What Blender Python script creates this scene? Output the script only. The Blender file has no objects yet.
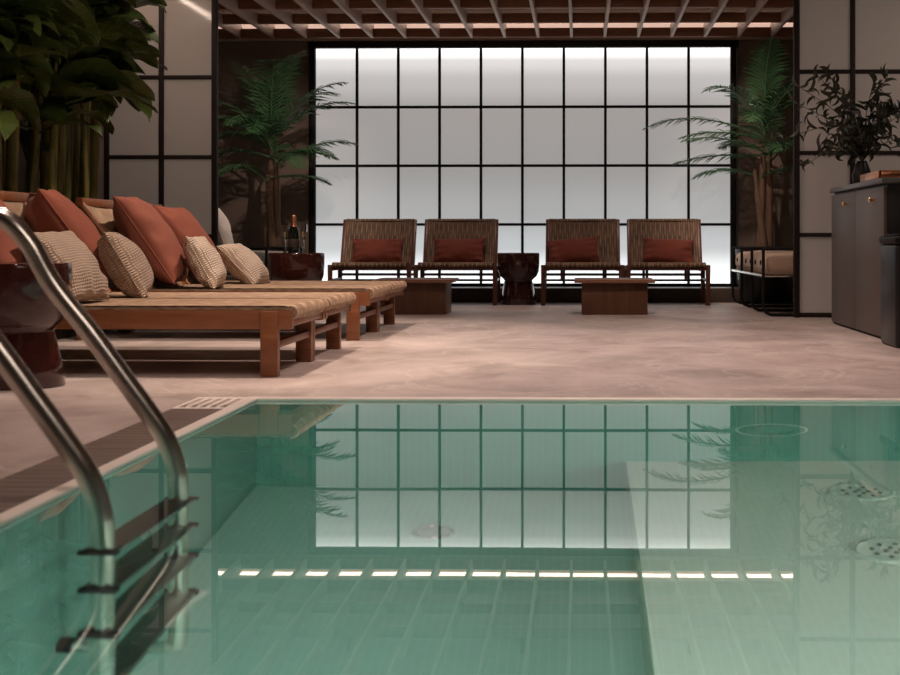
import bpy, bmesh, math, random
from mathutils import Vector, Matrix, noise
R = math.radians
PI = math.pi
SC = bpy.context.scene
COL = SC.collection

# ------------------------------------------------------------------ helpers
class MB:
    """collects shapes into one mesh"""
    def __init__(s):
        s.bm = bmesh.new()
        s.uv = None
    def box(s, a, b, bevel=0.0, seg=2, rot=None, piv=None):
        a = Vector(a); b = Vector(b)
        t = bmesh.new()
        bmesh.ops.create_cube(t, size=1)
        d = b - a
        bmesh.ops.scale(t, vec=d, verts=t.verts)
        bmesh.ops.translate(t, vec=(a + b) / 2, verts=t.verts)
        if bevel > 0:
            bmesh.ops.bevel(t, geom=t.edges[:], offset=min(bevel, min(abs(x) for x in d) * .45), segments=seg, affect='EDGES', profile=.5)
        if rot is not None:
            bmesh.ops.rotate(t, cent=Vector(piv) if piv is not None else (a + b) / 2, matrix=rot, verts=t.verts)
        s.merge(t)
        return s
    def merge(s, t):
        me = bpy.data.meshes.new('tmp')
        t.to_mesh(me); t.free()
        s.bm.from_mesh(me)
        bpy.data.meshes.remove(me)
    def tube(s, pts, r, seg=12, caps=True, smooth=0):
        pts = [Vector(p) for p in pts]
        if smooth:
            pts = catmull(pts, smooth)
        rs = r if isinstance(r, (list, tuple)) else [r] * len(pts)
        if len(rs) != len(pts):
            rs = [rs[min(len(rs) - 1, int(i * (len(rs) - 1) / max(1, len(pts) - 1) + .5))] for i in range(len(pts))]
        rings = []
        up = None
        for i, p in enumerate(pts):
            if i == 0: t = pts[1] - p
            elif i == len(pts) - 1: t = p - pts[i - 1]
            else: t = pts[i + 1] - pts[i - 1]
            t.normalize()
            if up is None:
                up = Vector((0, 0, 1)) if abs(t.z) < .9 else Vector((1, 0, 0))
            n = (up - t * up.dot(t)).normalized()
            up = n
            b = t.cross(n)
            rings.append([s.bm.verts.new(p + (n * math.cos(2 * PI * k / seg) + b * math.sin(2 * PI * k / seg)) * rs[i]) for k in range(seg)])
        for i in range(len(rings) - 1):
            for k in range(seg):
                k2 = (k + 1) % seg
                s.bm.faces.new((rings[i][k], rings[i][k2], rings[i + 1][k2], rings[i + 1][k]))
        if caps:
            s.bm.faces.new(rings[0][::-1]); s.bm.faces.new(rings[-1])
        return s
    def lathe(s, prof, c=(0, 0, 0), seg=40, closed=False):
        c = Vector(c)
        rings = []
        for r, z in prof:
            if r < 1e-5:
                rings.append([s.bm.verts.new(c + Vector((0, 0, z)))])
            else:
                rings.append([s.bm.verts.new(c + Vector((r * math.cos(2 * PI * k / seg), r * math.sin(2 * PI * k / seg), z))) for k in range(seg)])
        for a, b in zip(rings[:-1], rings[1:]):
            if len(a) == 1 and len(b) == 1: continue
            for k in range(seg):
                k2 = (k + 1) % seg
                if len(a) == 1: s.bm.faces.new((a[0], b[k], b[k2]))
                elif len(b) == 1: s.bm.faces.new((a[k], a[k2], b[0]))
                else: s.bm.faces.new((a[k], a[k2], b[k2], b[k]))
        return s
    def grid(s, f, nu, nv, uv=False):
        if uv and s.uv is None:
            s.uv = s.bm.loops.layers.uv.new('UVMap')
        vs = [[s.bm.verts.new(f(i / nu, j / nv)) for j in range(nv + 1)] for i in range(nu + 1)]
        for i in range(nu):
            for j in range(nv):
                fa = s.bm.faces.new((vs[i][j], vs[i + 1][j], vs[i + 1][j + 1], vs[i][j + 1]))
                if uv:
                    for l, (a, b) in zip(fa.loops, ((i, j), (i + 1, j), (i + 1, j + 1), (i, j + 1))):
                        l[s.uv].uv = (a / nu, b / nv)
        return vs
    def build(s, name, mat, parent=None, smooth=True, angle=40, loc=None):
        bm = s.bm
        bmesh.ops.recalc_face_normals(bm, faces=bm.faces[:])
        me = bpy.data.meshes.new(name)
        bm.to_mesh(me); bm.free()
        me.materials.append(mat)
        o = bpy.data.objects.new(name, me)
        COL.objects.link(o)
        if smooth:
            me.shade_smooth()
            try:
                me.set_sharp_from_angle(angle=R(angle))
            except Exception:
                pass
        if parent is not None: o.parent = parent
        if loc is not None: o.location = loc
        return o

def catmull(p, n):
    out = []
    for i in range(len(p) - 1):
        p0 = p[max(0, i - 1)]; p1 = p[i]; p2 = p[i + 1]; p3 = p[min(len(p) - 1, i + 2)]
        for k in range(n):
            t = k / n
            out.append(.5 * ((2 * p1) + (p2 - p0) * t + (2 * p0 - 5 * p1 + 4 * p2 - p3) * t * t + (3 * p1 - p0 - 3 * p2 + p3) * t ** 3))
    out.append(p[-1])
    return out

def tag(o, label=None, cat=None, group=None, kind=None):
    if label: o['label'] = label
    if cat: o['category'] = cat
    if group: o['group'] = group
    if kind: o['kind'] = kind
    return o

def empty(name, loc=(0, 0, 0), rz=0):
    o = bpy.data.objects.new(name, None)
    COL.objects.link(o)
    o.location = loc; o.rotation_euler = (0, 0, rz)
    o.empty_display_size = .1
    return o

def copy_tree(o, parent=None):
    c = o.copy(); COL.objects.link(c)
    if parent is not None: c.parent = parent
    for ch in list(o.children): copy_tree(ch, c)
    return c

def struct(o, label=None):
    o['kind'] = 'structure'
    if label: o['label'] = label
    return o

# ------------------------------------------------------------------ materials
def mat(name):
    m = bpy.data.materials.new(name); m.use_nodes = True
    nt = m.node_tree
    return m, nt, nt.nodes, nt.links, nt.nodes['Principled BSDF']

def simple(name, col, rough=.5, metal=0, coat=0, bump=0, bscale=60, var=0, vscale=8, spec=.5):
    m, nt, N, L, P = mat(name)
    P.inputs['Base Color'].default_value = (*col, 1)
    P.inputs['Roughness'].default_value = rough
    P.inputs['Metallic'].default_value = metal
    P.inputs['Coat Weight'].default_value = coat
    P.inputs['Specular IOR Level'].default_value = spec
    tc = N.new('ShaderNodeTexCoord')
    if var > 0:
        n = N.new('ShaderNodeTexNoise'); n.inputs['Scale'].default_value = vscale; n.inputs['Detail'].default_value = 5
        L.new(tc.outputs['Object'], n.inputs['Vector'])
        r = N.new('ShaderNodeMixRGB')
        r.inputs[1].default_value = (*[c * (1 - var) for c in col], 1)
        r.inputs[2].default_value = (*[min(1, c * (1 + var)) for c in col], 1)
        L.new(n.outputs['Fac'], r.inputs[0]); L.new(r.outputs[0], P.inputs['Base Color'])
    if bump > 0:
        n = N.new('ShaderNodeTexNoise'); n.inputs['Scale'].default_value = bscale; n.inputs['Detail'].default_value = 3
        L.new(tc.outputs['Object'], n.inputs['Vector'])
        b = N.new('ShaderNodeBump'); b.inputs['Strength'].default_value = bump; b.inputs['Distance'].default_value = .01
        L.new(n.outputs['Fac'], b.inputs['Height']); L.new(b.outputs[0], P.inputs['Normal'])
    return m

def wood(name, dark, light, axis=0, rough=.45, scale=9):
    m, nt, N, L, P = mat(name)
    tc = N.new('ShaderNodeTexCoord'); mp = N.new('ShaderNodeMapping')
    sc = [scale, scale, scale]; sc[axis] = scale * .08
    mp.inputs['Scale'].default_value = sc
    L.new(tc.outputs['Object'], mp.inputs['Vector'])
    n = N.new('ShaderNodeTexNoise'); n.inputs['Scale'].default_value = 2.5; n.inputs['Detail'].default_value = 8; n.inputs['Roughness'].default_value = .65; n.inputs['Distortion'].default_value = .6
    L.new(mp.outputs[0], n.inputs['Vector'])
    r = N.new('ShaderNodeValToRGB')
    r.color_ramp.elements[0].position = .3; r.color_ramp.elements[0].color = (*dark, 1)
    r.color_ramp.elements[1].position = .72; r.color_ramp.elements[1].color = (*light, 1)
    L.new(n.outputs['Fac'], r.inputs['Fac']); L.new(r.outputs[0], P.inputs['Base Color'])
    P.inputs['Roughness'].default_value = rough
    b = N.new('ShaderNodeBump'); b.inputs['Strength'].default_value = .12; b.inputs['Distance'].default_value = .01
    L.new(n.outputs['Fac'], b.inputs['Height']); L.new(b.outputs[0], P.inputs['Normal'])
    return m

def woven(name, dark, light, su=55, sv=22, axes=(0, 1), bump=.6, rough=.75):
    """rush weave: fine cords along one axis, coarser floats along the other"""
    m, nt, N, L, P = mat(name)
    tc = N.new('ShaderNodeTexCoord')
    sep = N.new('ShaderNodeSeparateXYZ'); L.new(tc.outputs['Object'], sep.inputs[0])
    nz = N.new('ShaderNodeTexNoise'); nz.inputs['Scale'].default_value = 14; nz.inputs['Detail'].default_value = 4
    L.new(tc.outputs['Object'], nz.inputs['Vector'])
    def math_(op, a, b=None):
        x = N.new('ShaderNodeMath'); x.operation = op
        for k, v in enumerate((a, b)):
            if v is None: continue
            if isinstance(v, (int, float)): x.inputs[k].default_value = v
            else: L.new(v, x.inputs[k])
        return x.outputs[0]
    u = math_('MULTIPLY', sep.outputs[axes[0]], su * PI)
    v = math_('MULTIPLY', sep.outputs[axes[1]], sv * PI)
    cu = math_('FLOOR', math_('DIVIDE', u, PI))
    par = math_('MULTIPLY', math_('MODULO', math_('ABSOLUTE', cu), 2.0), PI)
    wob = math_('MULTIPLY', nz.outputs['Fac'], 2.5)
    cord = math_('ABSOLUTE', math_('SINE', u))
    flo = math_('ADD', math_('MULTIPLY', math_('SINE', math_('ADD', math_('ADD', v, par), wob)), .5), .5)
    h = math_('MULTIPLY', cord, math_('ADD', math_('MULTIPLY', flo, .7), .3))
    mix = math_('ADD', math_('MULTIPLY', h, .75), math_('MULTIPLY', math_('SUBTRACT', nz.outputs['Fac'], .35), .9))
    r = N.new('ShaderNodeValToRGB')
    r.color_ramp.elements[0].position = .08; r.color_ramp.elements[0].color = (*dark, 1)
    r.color_ramp.elements[1].position = .85; r.color_ramp.elements[1].color = (*light, 1)
    L.new(mix, r.inputs['Fac']); L.new(r.outputs[0], P.inputs['Base Color'])
    P.inputs['Roughness'].default_value = rough
    b = N.new('ShaderNodeBump'); b.inputs['Strength'].default_value = bump; b.inputs['Distance'].default_value = .006
    L.new(h, b.inputs['Height']); L.new(b.outputs[0], P.inputs['Normal'])
    return m

def fabric(name, col, wave=0, scale=90, rough=.8, bump=.25, var=.15, sheen=.2):
    m, nt, N, L, P = mat(name)
    tc = N.new('ShaderNodeTexCoord')
    n = N.new('ShaderNodeTexNoise'); n.inputs['Scale'].default_value = 6; n.inputs['Detail'].default_value = 6
    L.new(tc.outputs['Object'], n.inputs['Vector'])
    mx = N.new('ShaderNodeMixRGB')
    mx.inputs[1].default_value = (*[c * (1 - var) for c in col], 1); mx.inputs[2].default_value = (*[min(1, c * (1 + var)) for c in col], 1)
    L.new(n.outputs['Fac'], mx.inputs[0])
    P.inputs['Roughness'].default_value = rough
    P.inputs['Sheen Weight'].default_value = sheen
    out = mx.outputs[0]
    if wave:
        w = []
        for d in ('X', 'Z'):
            k = N.new('ShaderNodeTexWave'); k.bands_direction = d; k.inputs['Scale'].default_value = wave; k.inputs['Distortion'].default_value = .6; k.inputs['Detail'].default_value = 1; k.inputs['Detail Scale'].default_value = 1
            L.new(tc.outputs['Object'], k.inputs['Vector']); w.append(k.outputs['Fac'])
        a = N.new('ShaderNodeMath'); a.operation = 'MULTIPLY'; L.new(w[0], a.inputs[0]); L.new(w[1], a.inputs[1])
        dk = N.new('ShaderNodeMixRGB'); dk.blend_type = 'MULTIPLY'; dk.inputs[0].default_value = 1
        rr = N.new('ShaderNodeValToRGB'); rr.color_ramp.elements[0].color = (.5, .46, .42, 1); rr.color_ramp.elements[1].color = (1, 1, 1, 1); rr.color_ramp.elements[1].position = .6
        L.new(a.outputs[0], rr.inputs[0]); L.new(mx.outputs[0], dk.inputs[1]); L.new(rr.outputs[0], dk.inputs[2])
        out = dk.outputs[0]; hgt = a.outputs[0]
    else:
        k = N.new('ShaderNodeTexNoise'); k.inputs['Scale'].default_value = scale; k.inputs['Detail'].default_value = 2
        L.new(tc.outputs['Object'], k.inputs['Vector']); hgt = k.outputs['Fac']
    L.new(out, P.inputs['Base Color'])
    b = N.new('ShaderNodeBump'); b.inputs['Strength'].default_value = bump; b.inputs['Distance'].default_value = .006
    L.new(hgt, b.inputs['Height']); L.new(b.outputs[0], P.inputs['Normal'])
    return m

def emis(name, col, strength):
    m, nt, N, L, P = mat(name)
    P.inputs['Base Color'].default_value = (*col, 1)
    P.inputs['Emission Color'].default_value = (*col, 1)
    P.inputs['Emission Strength'].default_value = strength
    return m

def stone():
    m, nt, N, L, P = mat('stone_tile')
    tc = N.new('ShaderNodeTexCoord')
    n1 = N.new('ShaderNodeTexNoise'); n1.inputs['Scale'].default_value = 2.2; n1.inputs['Detail'].default_value = 12; n1.inputs['Roughness'].default_value = .72; n1.inputs['Distortion'].default_value = .5
    mp = N.new('ShaderNodeMapping'); mp.inputs['Scale'].default_value = (1, .75, 1); mp.inputs['Rotation'].default_value = (0, 0, .5)
    L.new(tc.outputs['Object'], mp.inputs[0]); L.new(mp.outputs[0], n1.inputs['Vector'])
    r = N.new('ShaderNodeValToRGB')
    e = r.color_ramp.elements
    e[0].position = .34; e[0].color = (.34, .275, .245, 1)
    e[1].position = .66; e[1].color = (.60, .515, .475, 1)
    x = e.new(.5); x.color = (.49, .41, .375, 1)
    L.new(n1.outputs['Fac'], r.inputs[0])
    # veins
    n2 = N.new('ShaderNodeTexNoise'); n2.inputs['Scale'].default_value = .9; n2.inputs['Detail'].default_value = 6; n2.inputs['Distortion'].default_value = 2.2
    L.new(mp.outputs[0], n2.inputs['Vector'])
    v = N.new('ShaderNodeValToRGB'); ve = v.color_ramp.elements
    ve[0].position = .485; ve[0].color = (0, 0, 0, 1); ve[1].position = .515; ve[1].color = (0, 0, 0, 1)
    q = ve.new(.5); q.color = (1, 1, 1, 1)
    L.new(n2.outputs['Fac'], v.inputs[0])
    mv = N.new('ShaderNodeMixRGB'); mv.inputs[2].default_value = (.68, .60, .54, 1)
    sc = N.new('ShaderNodeMath'); sc.operation = 'MULTIPLY'; sc.inputs[1].default_value = .45
    L.new(v.outputs[0], sc.inputs[0]); L.new(sc.outputs[0], mv.inputs[0]); L.new(r.outputs[0], mv.inputs[1])
    br = N.new('ShaderNodeTexBrick'); br.inputs['Scale'].default_value = 1; br.inputs['Brick Width'].default_value = 1.2; br.inputs['Row Height'].default_value = .9; br.inputs['Mortar Size'].default_value = .005; br.offset = 0
    br.inputs['Color1'].default_value = (1, 1, 1, 1); br.inputs['Color2'].default_value = (.95, .95, .95, 1); br.inputs['Mortar'].default_value = (1.0, .98, .95, 1)
    L.new(tc.outputs['Object'], br.inputs['Vector'])
    mm = N.new('ShaderNodeMixRGB'); mm.blend_type = 'MULTIPLY'; mm.inputs[0].default_value = 1
    L.new(mv.outputs[0], mm.inputs[1]); L.new(br.outputs['Color'], mm.inputs[2])
    L.new(mm.outputs[0], P.inputs['Base Color'])
    rr = N.new('ShaderNodeMapRange'); rr.inputs['To Min'].default_value = .34; rr.inputs['To Max'].default_value = .6
    L.new(n1.outputs['Fac'], rr.inputs[0]); L.new(rr.outputs[0], P.inputs['Roughness'])
    b = N.new('ShaderNodeBump'); b.inputs['Strength'].default_value = .15; b.inputs['Distance'].default_value = .01
    L.new(n1.outputs['Fac'], b.inputs['Height']); L.new(b.outputs[0], P.inputs['Normal'])
    return m

def mosaic(name, c1, c2, grout):
    m, nt, N, L, P = mat(name)
    tc = N.new('ShaderNodeTexCoord')
    # triplanar-ish: skew so grid shows on walls and floor alike
    sep = N.new('ShaderNodeSeparateXYZ'); L.new(tc.outputs['Object'], sep.inputs[0])
    ge = N.new('ShaderNodeNewGeometry'); sn = N.new('ShaderNodeSeparateXYZ'); L.new(ge.outputs['Normal'], sn.inputs[0])
    ab = N.new('ShaderNodeMath'); ab.operation = 'ABSOLUTE'; L.new(sn.outputs['Z'], ab.inputs[0])
    ax = N.new('ShaderNodeMath'); ax.operation = 'ABSOLUTE'; L.new(sn.outputs['X'], ax.inputs[0])
    def mixf(fac, a, b):
        x = N.new('ShaderNodeMix'); x.data_type = 'FLOAT'
        L.new(fac, x.inputs[0]); L.new(a, x.inputs[2]); L.new(b, x.inputs[3]); return x.outputs[0]
    u = mixf(ax.outputs[0], sep.outputs['X'], sep.outputs['Y'])
    v = mixf(ab.outputs[0], sep.outputs['Z'], sep.outputs['Y'])
    cb = N.new('ShaderNodeCombineXYZ'); L.new(u, cb.inputs[0]); L.new(v, cb.inputs[1])
    br = N.new('ShaderNodeTexBrick'); br.offset = 0; br.inputs['Scale'].default_value = 1; br.inputs['Brick Width'].default_value = .025; br.inputs['Row Height'].default_value = .025; br.inputs['Mortar Size'].default_value = .0022
    br.inputs['Color1'].default_value = (*c1, 1); br.inputs['Color2'].default_value = (*c2, 1); br.inputs['Mortar'].default_value = (*grout, 1)
    L.new(cb.outputs[0], br.inputs['Vector']); L.new(br.outputs['Color'], P.inputs['Base Color'])
    P.inputs['Roughness'].default_value = .5
    return m

def water():
    m, nt, N, L, P = mat('pool_water')
    P.inputs['Base Color'].default_value = (.86, .95, .91, 1)
    P.inputs['Roughness'].default_value = 0
    P.inputs['IOR'].default_value = 1.333
    P.inputs['Transmission Weight'].default_value = 1
    tc = N.new('ShaderNodeTexCoord'); n = N.new('ShaderNodeTexNoise'); n.inputs['Scale'].default_value = 1.4; n.inputs['Detail'].default_value = 1
    L.new(tc.outputs['Object'], n.inputs['Vector'])
    b = N.new('ShaderNodeBump'); b.inputs['Strength'].default_value = .012; b.inputs['Distance'].default_value = .02
    L.new(n.outputs['Fac'], b.inputs['Height']); L.new(b.outputs[0], P.inputs['Normal'])
    return m

def lightbox():
    """opal panes, LED glow at head and sill painted into the emission"""
    m, nt, N, L, P = mat('opal_lit_glass')
    tc = N.new('ShaderNodeTexCoord'); sep = N.new('ShaderNodeSeparateXYZ'); L.new(tc.outputs['Generated'], sep.inputs[0])
    r = N.new('ShaderNodeValToRGB'); e = r.color_ramp.elements  # vertical ramp paints the LED falloff into the glow
    r.color_ramp.interpolation = 'EASE'
    e[0].position = 0; e[0].color = (1.25, 1.3, 1.32, 1)
    e[1].position = 1; e[1].color = (1.35, 1.3, 1.28, 1)
    for p, c in ((.05, (.80, .83, .84)), (.16, (.44, .46, .47)), (.30, (.335, .34, .34)), (.5, (.275, .27, .265)), (.72, (.29, .275, .268)), (.86, (.43, .415, .41)), (.945, (.62, .60, .59)), (.975, (.95, .92, .90))):
        x = e.new(p); x.color = (*c, 1)
    L.new(sep.outputs['Z'], r.inputs[0])
    P.inputs['Base Color'].default_value = (.25, .25, .25, 1); P.inputs['Roughness'].default_value = .4
    L.new(r.outputs[0], P.inputs['Emission Color'])
    P.inputs['Emission Strength'].default_value = LB
    return m

LB = 1.13
M = dict(
    stone=stone(),
    coping=simple('coping_stone', (.90, .82, .75), .4, bump=.05),
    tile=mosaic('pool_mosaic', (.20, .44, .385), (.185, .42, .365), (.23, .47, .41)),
    tile_side=mosaic('pool_mosaic_side_shaded', (.16, .30, .25), (.15, .285, .24), (.18, .32, .27)),  # mosaic darkened for the left wall, its shade put into the colour
    tile_floor=mosaic('pool_mosaic_floor_lit', (.38, .58, .51), (.36, .555, .49), (.41, .61, .54)),  # mosaic lightened for the pool floor, overhead light put into the colour
    tile_shaded=mosaic('pool_mosaic_shaded', (.12, .30, .24), (.10, .28, .22), (.15, .32, .26)),  # darker mosaic copy, shade of the far wall put into the colour
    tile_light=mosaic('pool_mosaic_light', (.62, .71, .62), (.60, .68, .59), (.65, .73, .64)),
    water=water(),
    wall=simple('taupe_plaster', (.18, .132, .105), .7, bump=.15, bscale=20, var=.25, vscale=3),
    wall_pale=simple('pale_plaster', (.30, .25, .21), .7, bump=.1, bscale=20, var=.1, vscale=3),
    ceil=wood('ceiling_wood', (.10, .04, .022), (.16, .065, .035), 0, .5),
    slat=wood('slat_wood', (.48, .35, .28), (.60, .45, .37), 1, .5),
    beam=wood('beam_wood', (.20, .085, .042), (.30, .13, .065), 0, .5),
    black=simple('black_frame', (.010, .008, .007), .55, spec=.25),
    frame=simple('dark_bronze_frame', (.020, .011, .009), .6, spec=.25),
    plinth=simple('dark_brown_plinth', (.075, .052, .04), .5),
    lit=lightbox(),
    shoji=simple('frosted_pane', (.40, .35, .315), .07, var=.06, vscale=1.5),
    teak=wood('teak_wood', (.19, .065, .026), (.34, .135, .055), 0, .38),
    teak_dark=wood('dark_teak_wood', (.10, .032, .016), (.19, .07, .033), 2, .38),
    table_wood=wood('table_wood', (.10, .042, .022), (.17, .075, .038), 2, .45),
    table_top=wood('table_top_wood', (.22, .105, .06), (.34, .17, .10), 0, .4),
    rush=woven('rush_weave', (.17, .10, .06), (.58, .41, .28), 60, 26, (1, 0)),
    rush_chair=woven('rush_weave_chair', (.085, .052, .034), (.32, .21, .135), 46, 9, (0, 2)),
    rush_seat=woven('rush_weave_seat', (.09, .05, .03), (.48, .32, .20), 50, 20, (0, 1)),
    terra=fabric('terracotta_cloth', (.26, .078, .046), 0, 120, .85, .2, .18, .05),
    rust=fabric('rust_cloth', (.22, .055, .032), 0, 120, .85, .2, .18, .05),
    beige=fabric('beige_waffle_cloth', (.62, .48, .38), 24, rough=.9, bump=.9, var=.08),
    cream=fabric('cream_waffle_cloth', (.92, .77, .65), 24, rough=.9, bump=.9, var=.06),
    oat=fabric('oatmeal_cloth', (.60, .44, .33), 0, 60, .85, .3, .12),
    pale=fabric('pale_linen_cloth', (.85, .78, .72), 0, 60, .85, .3, .06),
    grey=fabric('grey_cloth', (.30, .27, .25), 0, 60, .85, .3, .12),
    ceramic=simple('oxblood_glaze', (.048, .012, .009), .12, coat=.6, var=.25, vscale=5, bump=.03, bscale=9),
    steel=simple('polished_steel', (.78, .72, .66), .22, metal=1, bump=.01, bscale=30),
    rubber=simple('black_rubber', (.012, .012, .012), .6),
    tread=simple('tread_steel', (.24, .25, .23), .35, metal=1, bump=.4, bscale=140),
    grate=wood('grate_board', (.14, .10, .085), (.22, .165, .14), 0, .6),
    dark=simple('dark_void', (.01, .008, .007), .8),
    cab=simple('grey_brown_lacquer', (.105, .080, .067), .42, var=.08, vscale=2),
    cab_top=simple('dark_counter_top', (.10, .095, .092), .3),
    cab_end=simple('near_black_finish', (.010, .009, .009), .35),
    brass=simple('brass', (.80, .48, .22), .25, metal=1),
    copper=simple('copper', (.85, .36, .18), .25, metal=1, bump=.05, bscale=30),
    drain=simple('drain_grey', (.28, .36, .33), .5),
    leaf=None, palm=None,
    stem=wood('cane_sheath', (.06, .065, .012), (.32, .26, .06), 2, .6, scale=14),
    olive=simple('olive_leaf', (.045, .05, .03), .55, var=.5, vscale=12),
    twig=simple('twig', (.05, .035, .025), .7),
    trunk=simple('palm_trunk', (.13, .075, .045), .8, bump=.5, bscale=40, var=.4),
    pot=simple('black_planter', (.015, .013, .012), .4),
    soil=simple('soil', (.02, .014, .01), .95, bump=.8, bscale=60),
    bottle=simple('dark_bottle_glass', (.008, .012, .008), .08, coat=.5),
    foil=simple('rose_gold_foil', (.78, .36, .20), .3, metal=1, bump=.15, bscale=90),
    paper=simple('dark_label_paper', (.05, .035, .03), .5),
    white=simple('white_plastic', (.7, .72, .68), .4),
)

def leafmat(name, dark, light, veins=14, rough=.35):
    m, nt, N, L, P = mat(name)
    uv = N.new('ShaderNodeUVMap'); sep = N.new('ShaderNodeSeparateXYZ'); L.new(uv.outputs[0], sep.inputs[0])
    tc = N.new('ShaderNodeTexCoord'); nz = N.new('ShaderNodeTexNoise'); nz.inputs['Scale'].default_value = 3; L.new(tc.outputs['Object'], nz.inputs['Vector'])
    def math_(op, a, b=None):
        x = N.new('ShaderNodeMath'); x.operation = op
        for k, v in enumerate((a, b)):
            if v is None: continue
            if isinstance(v, (int, float)): x.inputs[k].default_value = v
            else: L.new(v, x.inputs[k])
        return x.outputs[0]
    d = math_('ABSOLUTE', math_('SUBTRACT', sep.outputs[1], .5))
    ph = math_('SUBTRACT', sep.outputs[0], math_('MULTIPLY', d, .35))
    s = math_('ABSOLUTE', math_('SINE', math_('MULTIPLY', ph, veins * PI)))
    rib = math_('LESS_THAN', d, .025)
    f = math_('ADD', math_('MULTIPLY', math_('POWER', math_('SUBTRACT', 1.0, s), 4.0), .35), math_('MULTIPLY', nz.outputs['Fac'], .7))
    f = math_('MAXIMUM', f, math_('MULTIPLY', rib, .95))
    mx = N.new('ShaderNodeMixRGB'); mx.inputs[1].default_value = (*dark, 1); mx.inputs[2].default_value = (*light, 1)
    L.new(f, mx.inputs[0]); L.new(mx.outputs[0], P.inputs['Base Color'])
    P.inputs['Roughness'].default_value = rough
    b = N.new('ShaderNodeBump'); b.inputs['Strength'].default_value = .4; b.inputs['Distance'].default_value = .004
    L.new(s, b.inputs['Height']); L.new(b.outputs[0], P.inputs['Normal'])
    return m
M['leaf'] = leafmat('broad_leaf', (.025, .045, .010), (.11, .15, .03))
M['palm'] = simple('palm_leaflet', (.05, .125, .052), .40, var=.45, vscale=4)

_p = M['shoji'].node_tree.nodes['Principled BSDF']; _p.inputs['Emission Color'].default_value = (.72, .62, .55, 1); _p.inputs['Emission Strength'].default_value = .05  # slight emission added so the screen panes look weakly backlit
def glassmat():
    m, nt, N, L, P = mat('clear_glass')
    P.inputs['Transmission Weight'].default_value = 1; P.inputs['Roughness'].default_value = 0; P.inputs['IOR'].default_value = 1.45
    return m
M['glass'] = glassmat()
M['wine'] = simple('sparkling_wine', (.75, .55, .25), .1)
M['wine'].node_tree.nodes['Principled BSDF'].inputs['Transmission Weight'].default_value = .8
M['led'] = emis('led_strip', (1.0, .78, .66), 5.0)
M['cove_glow'] = emis('painted_cove_glow', (1.0, .70, .56), .62)
M['led2'] = emis('led_strip_cool', (1.0, .80, .66), 26)
M['spotdot'] = emis('spot_lens', (1.0, .85, .7), 25)

# ------------------------------------------------------------------ room shell
WZ = .02            # water level
PX0, PX1, PY0, PY1 = -1.09, 3.6, .75, 4.70     # pool opening
CW = .042
XL, XR, YB, YF = -3.52, 4.4, 13.30, -3.2
CZ = 2.82
SY = 10.30          # plane of the shoji screens

m = MB()
GX = -1.36
m.box((XL - .1, PY1 + CW, -.12), (XR + .1, YB + .1, 0))
m.box((XL - .1, YF - .1, -.12), (GX, PY1 + CW, 0))
m.box((GX, YF - .1, -.12), (XR + .1, PY0 - CW, 0))
m.box((PX1 + CW, PY0 - CW, -.12), (XR + .1, PY1 + CW, 0))
struct(m.build('floor', M['stone'], smooth=False))

m = MB()
m.box((PX0 - CW, PY0 - CW, .0185), (PX0, PY1 + CW, .03), .006)
m.box((PX1, PY0 - CW, .0185), (PX1 + CW, PY1 + CW, .03), .006)
m.box((PX0 - CW, PY1, .0185), (PX1 + CW, PY1 + CW, .031), .006)
m.box((PX0 - CW, PY0 - CW, .0185), (PX1 + CW, PY0, .031), .006)
struct(m.build('trim_1', M['coping']), 'pale stone coping strip round the pool edge')

# pool shell
ZD, ZP = -1.50, -1.13
SX = .155
m = MB()
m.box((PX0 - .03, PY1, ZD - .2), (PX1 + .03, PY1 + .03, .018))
struct(m.build('wall_pool_far', M['tile_shaded'], smooth=False))
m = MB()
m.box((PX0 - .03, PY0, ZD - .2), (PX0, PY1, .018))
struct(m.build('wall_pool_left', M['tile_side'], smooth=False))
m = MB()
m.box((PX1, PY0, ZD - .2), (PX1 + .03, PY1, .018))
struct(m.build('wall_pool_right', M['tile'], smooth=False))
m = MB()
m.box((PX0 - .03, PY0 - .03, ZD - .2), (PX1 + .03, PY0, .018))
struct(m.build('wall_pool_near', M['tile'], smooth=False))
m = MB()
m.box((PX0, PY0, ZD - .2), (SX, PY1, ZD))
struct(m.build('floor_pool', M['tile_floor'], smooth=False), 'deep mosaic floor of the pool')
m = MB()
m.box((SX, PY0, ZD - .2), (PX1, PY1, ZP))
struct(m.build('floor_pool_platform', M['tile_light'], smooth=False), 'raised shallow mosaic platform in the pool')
# water sheet
m = MB()
m.grid(lambda u, v: Vector((PX0 + u * (PX1 - PX0), PY0 + v * (PY1 - PY0), WZ)), 4, 4)
wat = m.build('pool_water', M['water'])
tag(wat, 'still green water filling the swimming pool in the foreground', 'water', kind='stuff')

# jets, drain, light ring in the pool
def floor_jet(x, y, z, label):
    t = empty('pool_jet', (x, y, z))
    tag(t, label, 'pool jet', 'round jets in the pool platform')
    p = MB(); p.lathe([(0, .006), (.095, .006), (.102, .0), (.102, -.02)])
    p.build('plate', M['tile_light'], t)
    MB().lathe([(.088, .007), (.093, .010), (.099, .006)]).build('ring', M['tile_light'], t)
    h = MB()
    for ring, n in ((.02, 4), (.055, 8)):
        for k in range(n):
            a = 2 * PI * k / n + ring * 9
            h.lathe([(0, .009), (.007, .009), (.008, .005)], (ring * math.cos(a), ring * math.sin(a), 0), 10)
    h.build('nozzle_holes', M['rubber'], t)
    return t
floor_jet(.852, 4.26, ZP + .001, 'round perforated jet plate on the pool floor, farther of the two')
floor_jet(.815, 3.66, ZP + .001, 'round perforated jet plate on the pool floor, nearer one at right edge')
t = empty('pool_drain', (-.443, 4.22, ZD))
tag(t, 'small round grey drain cover on the deep pool floor', 'drain')
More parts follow.
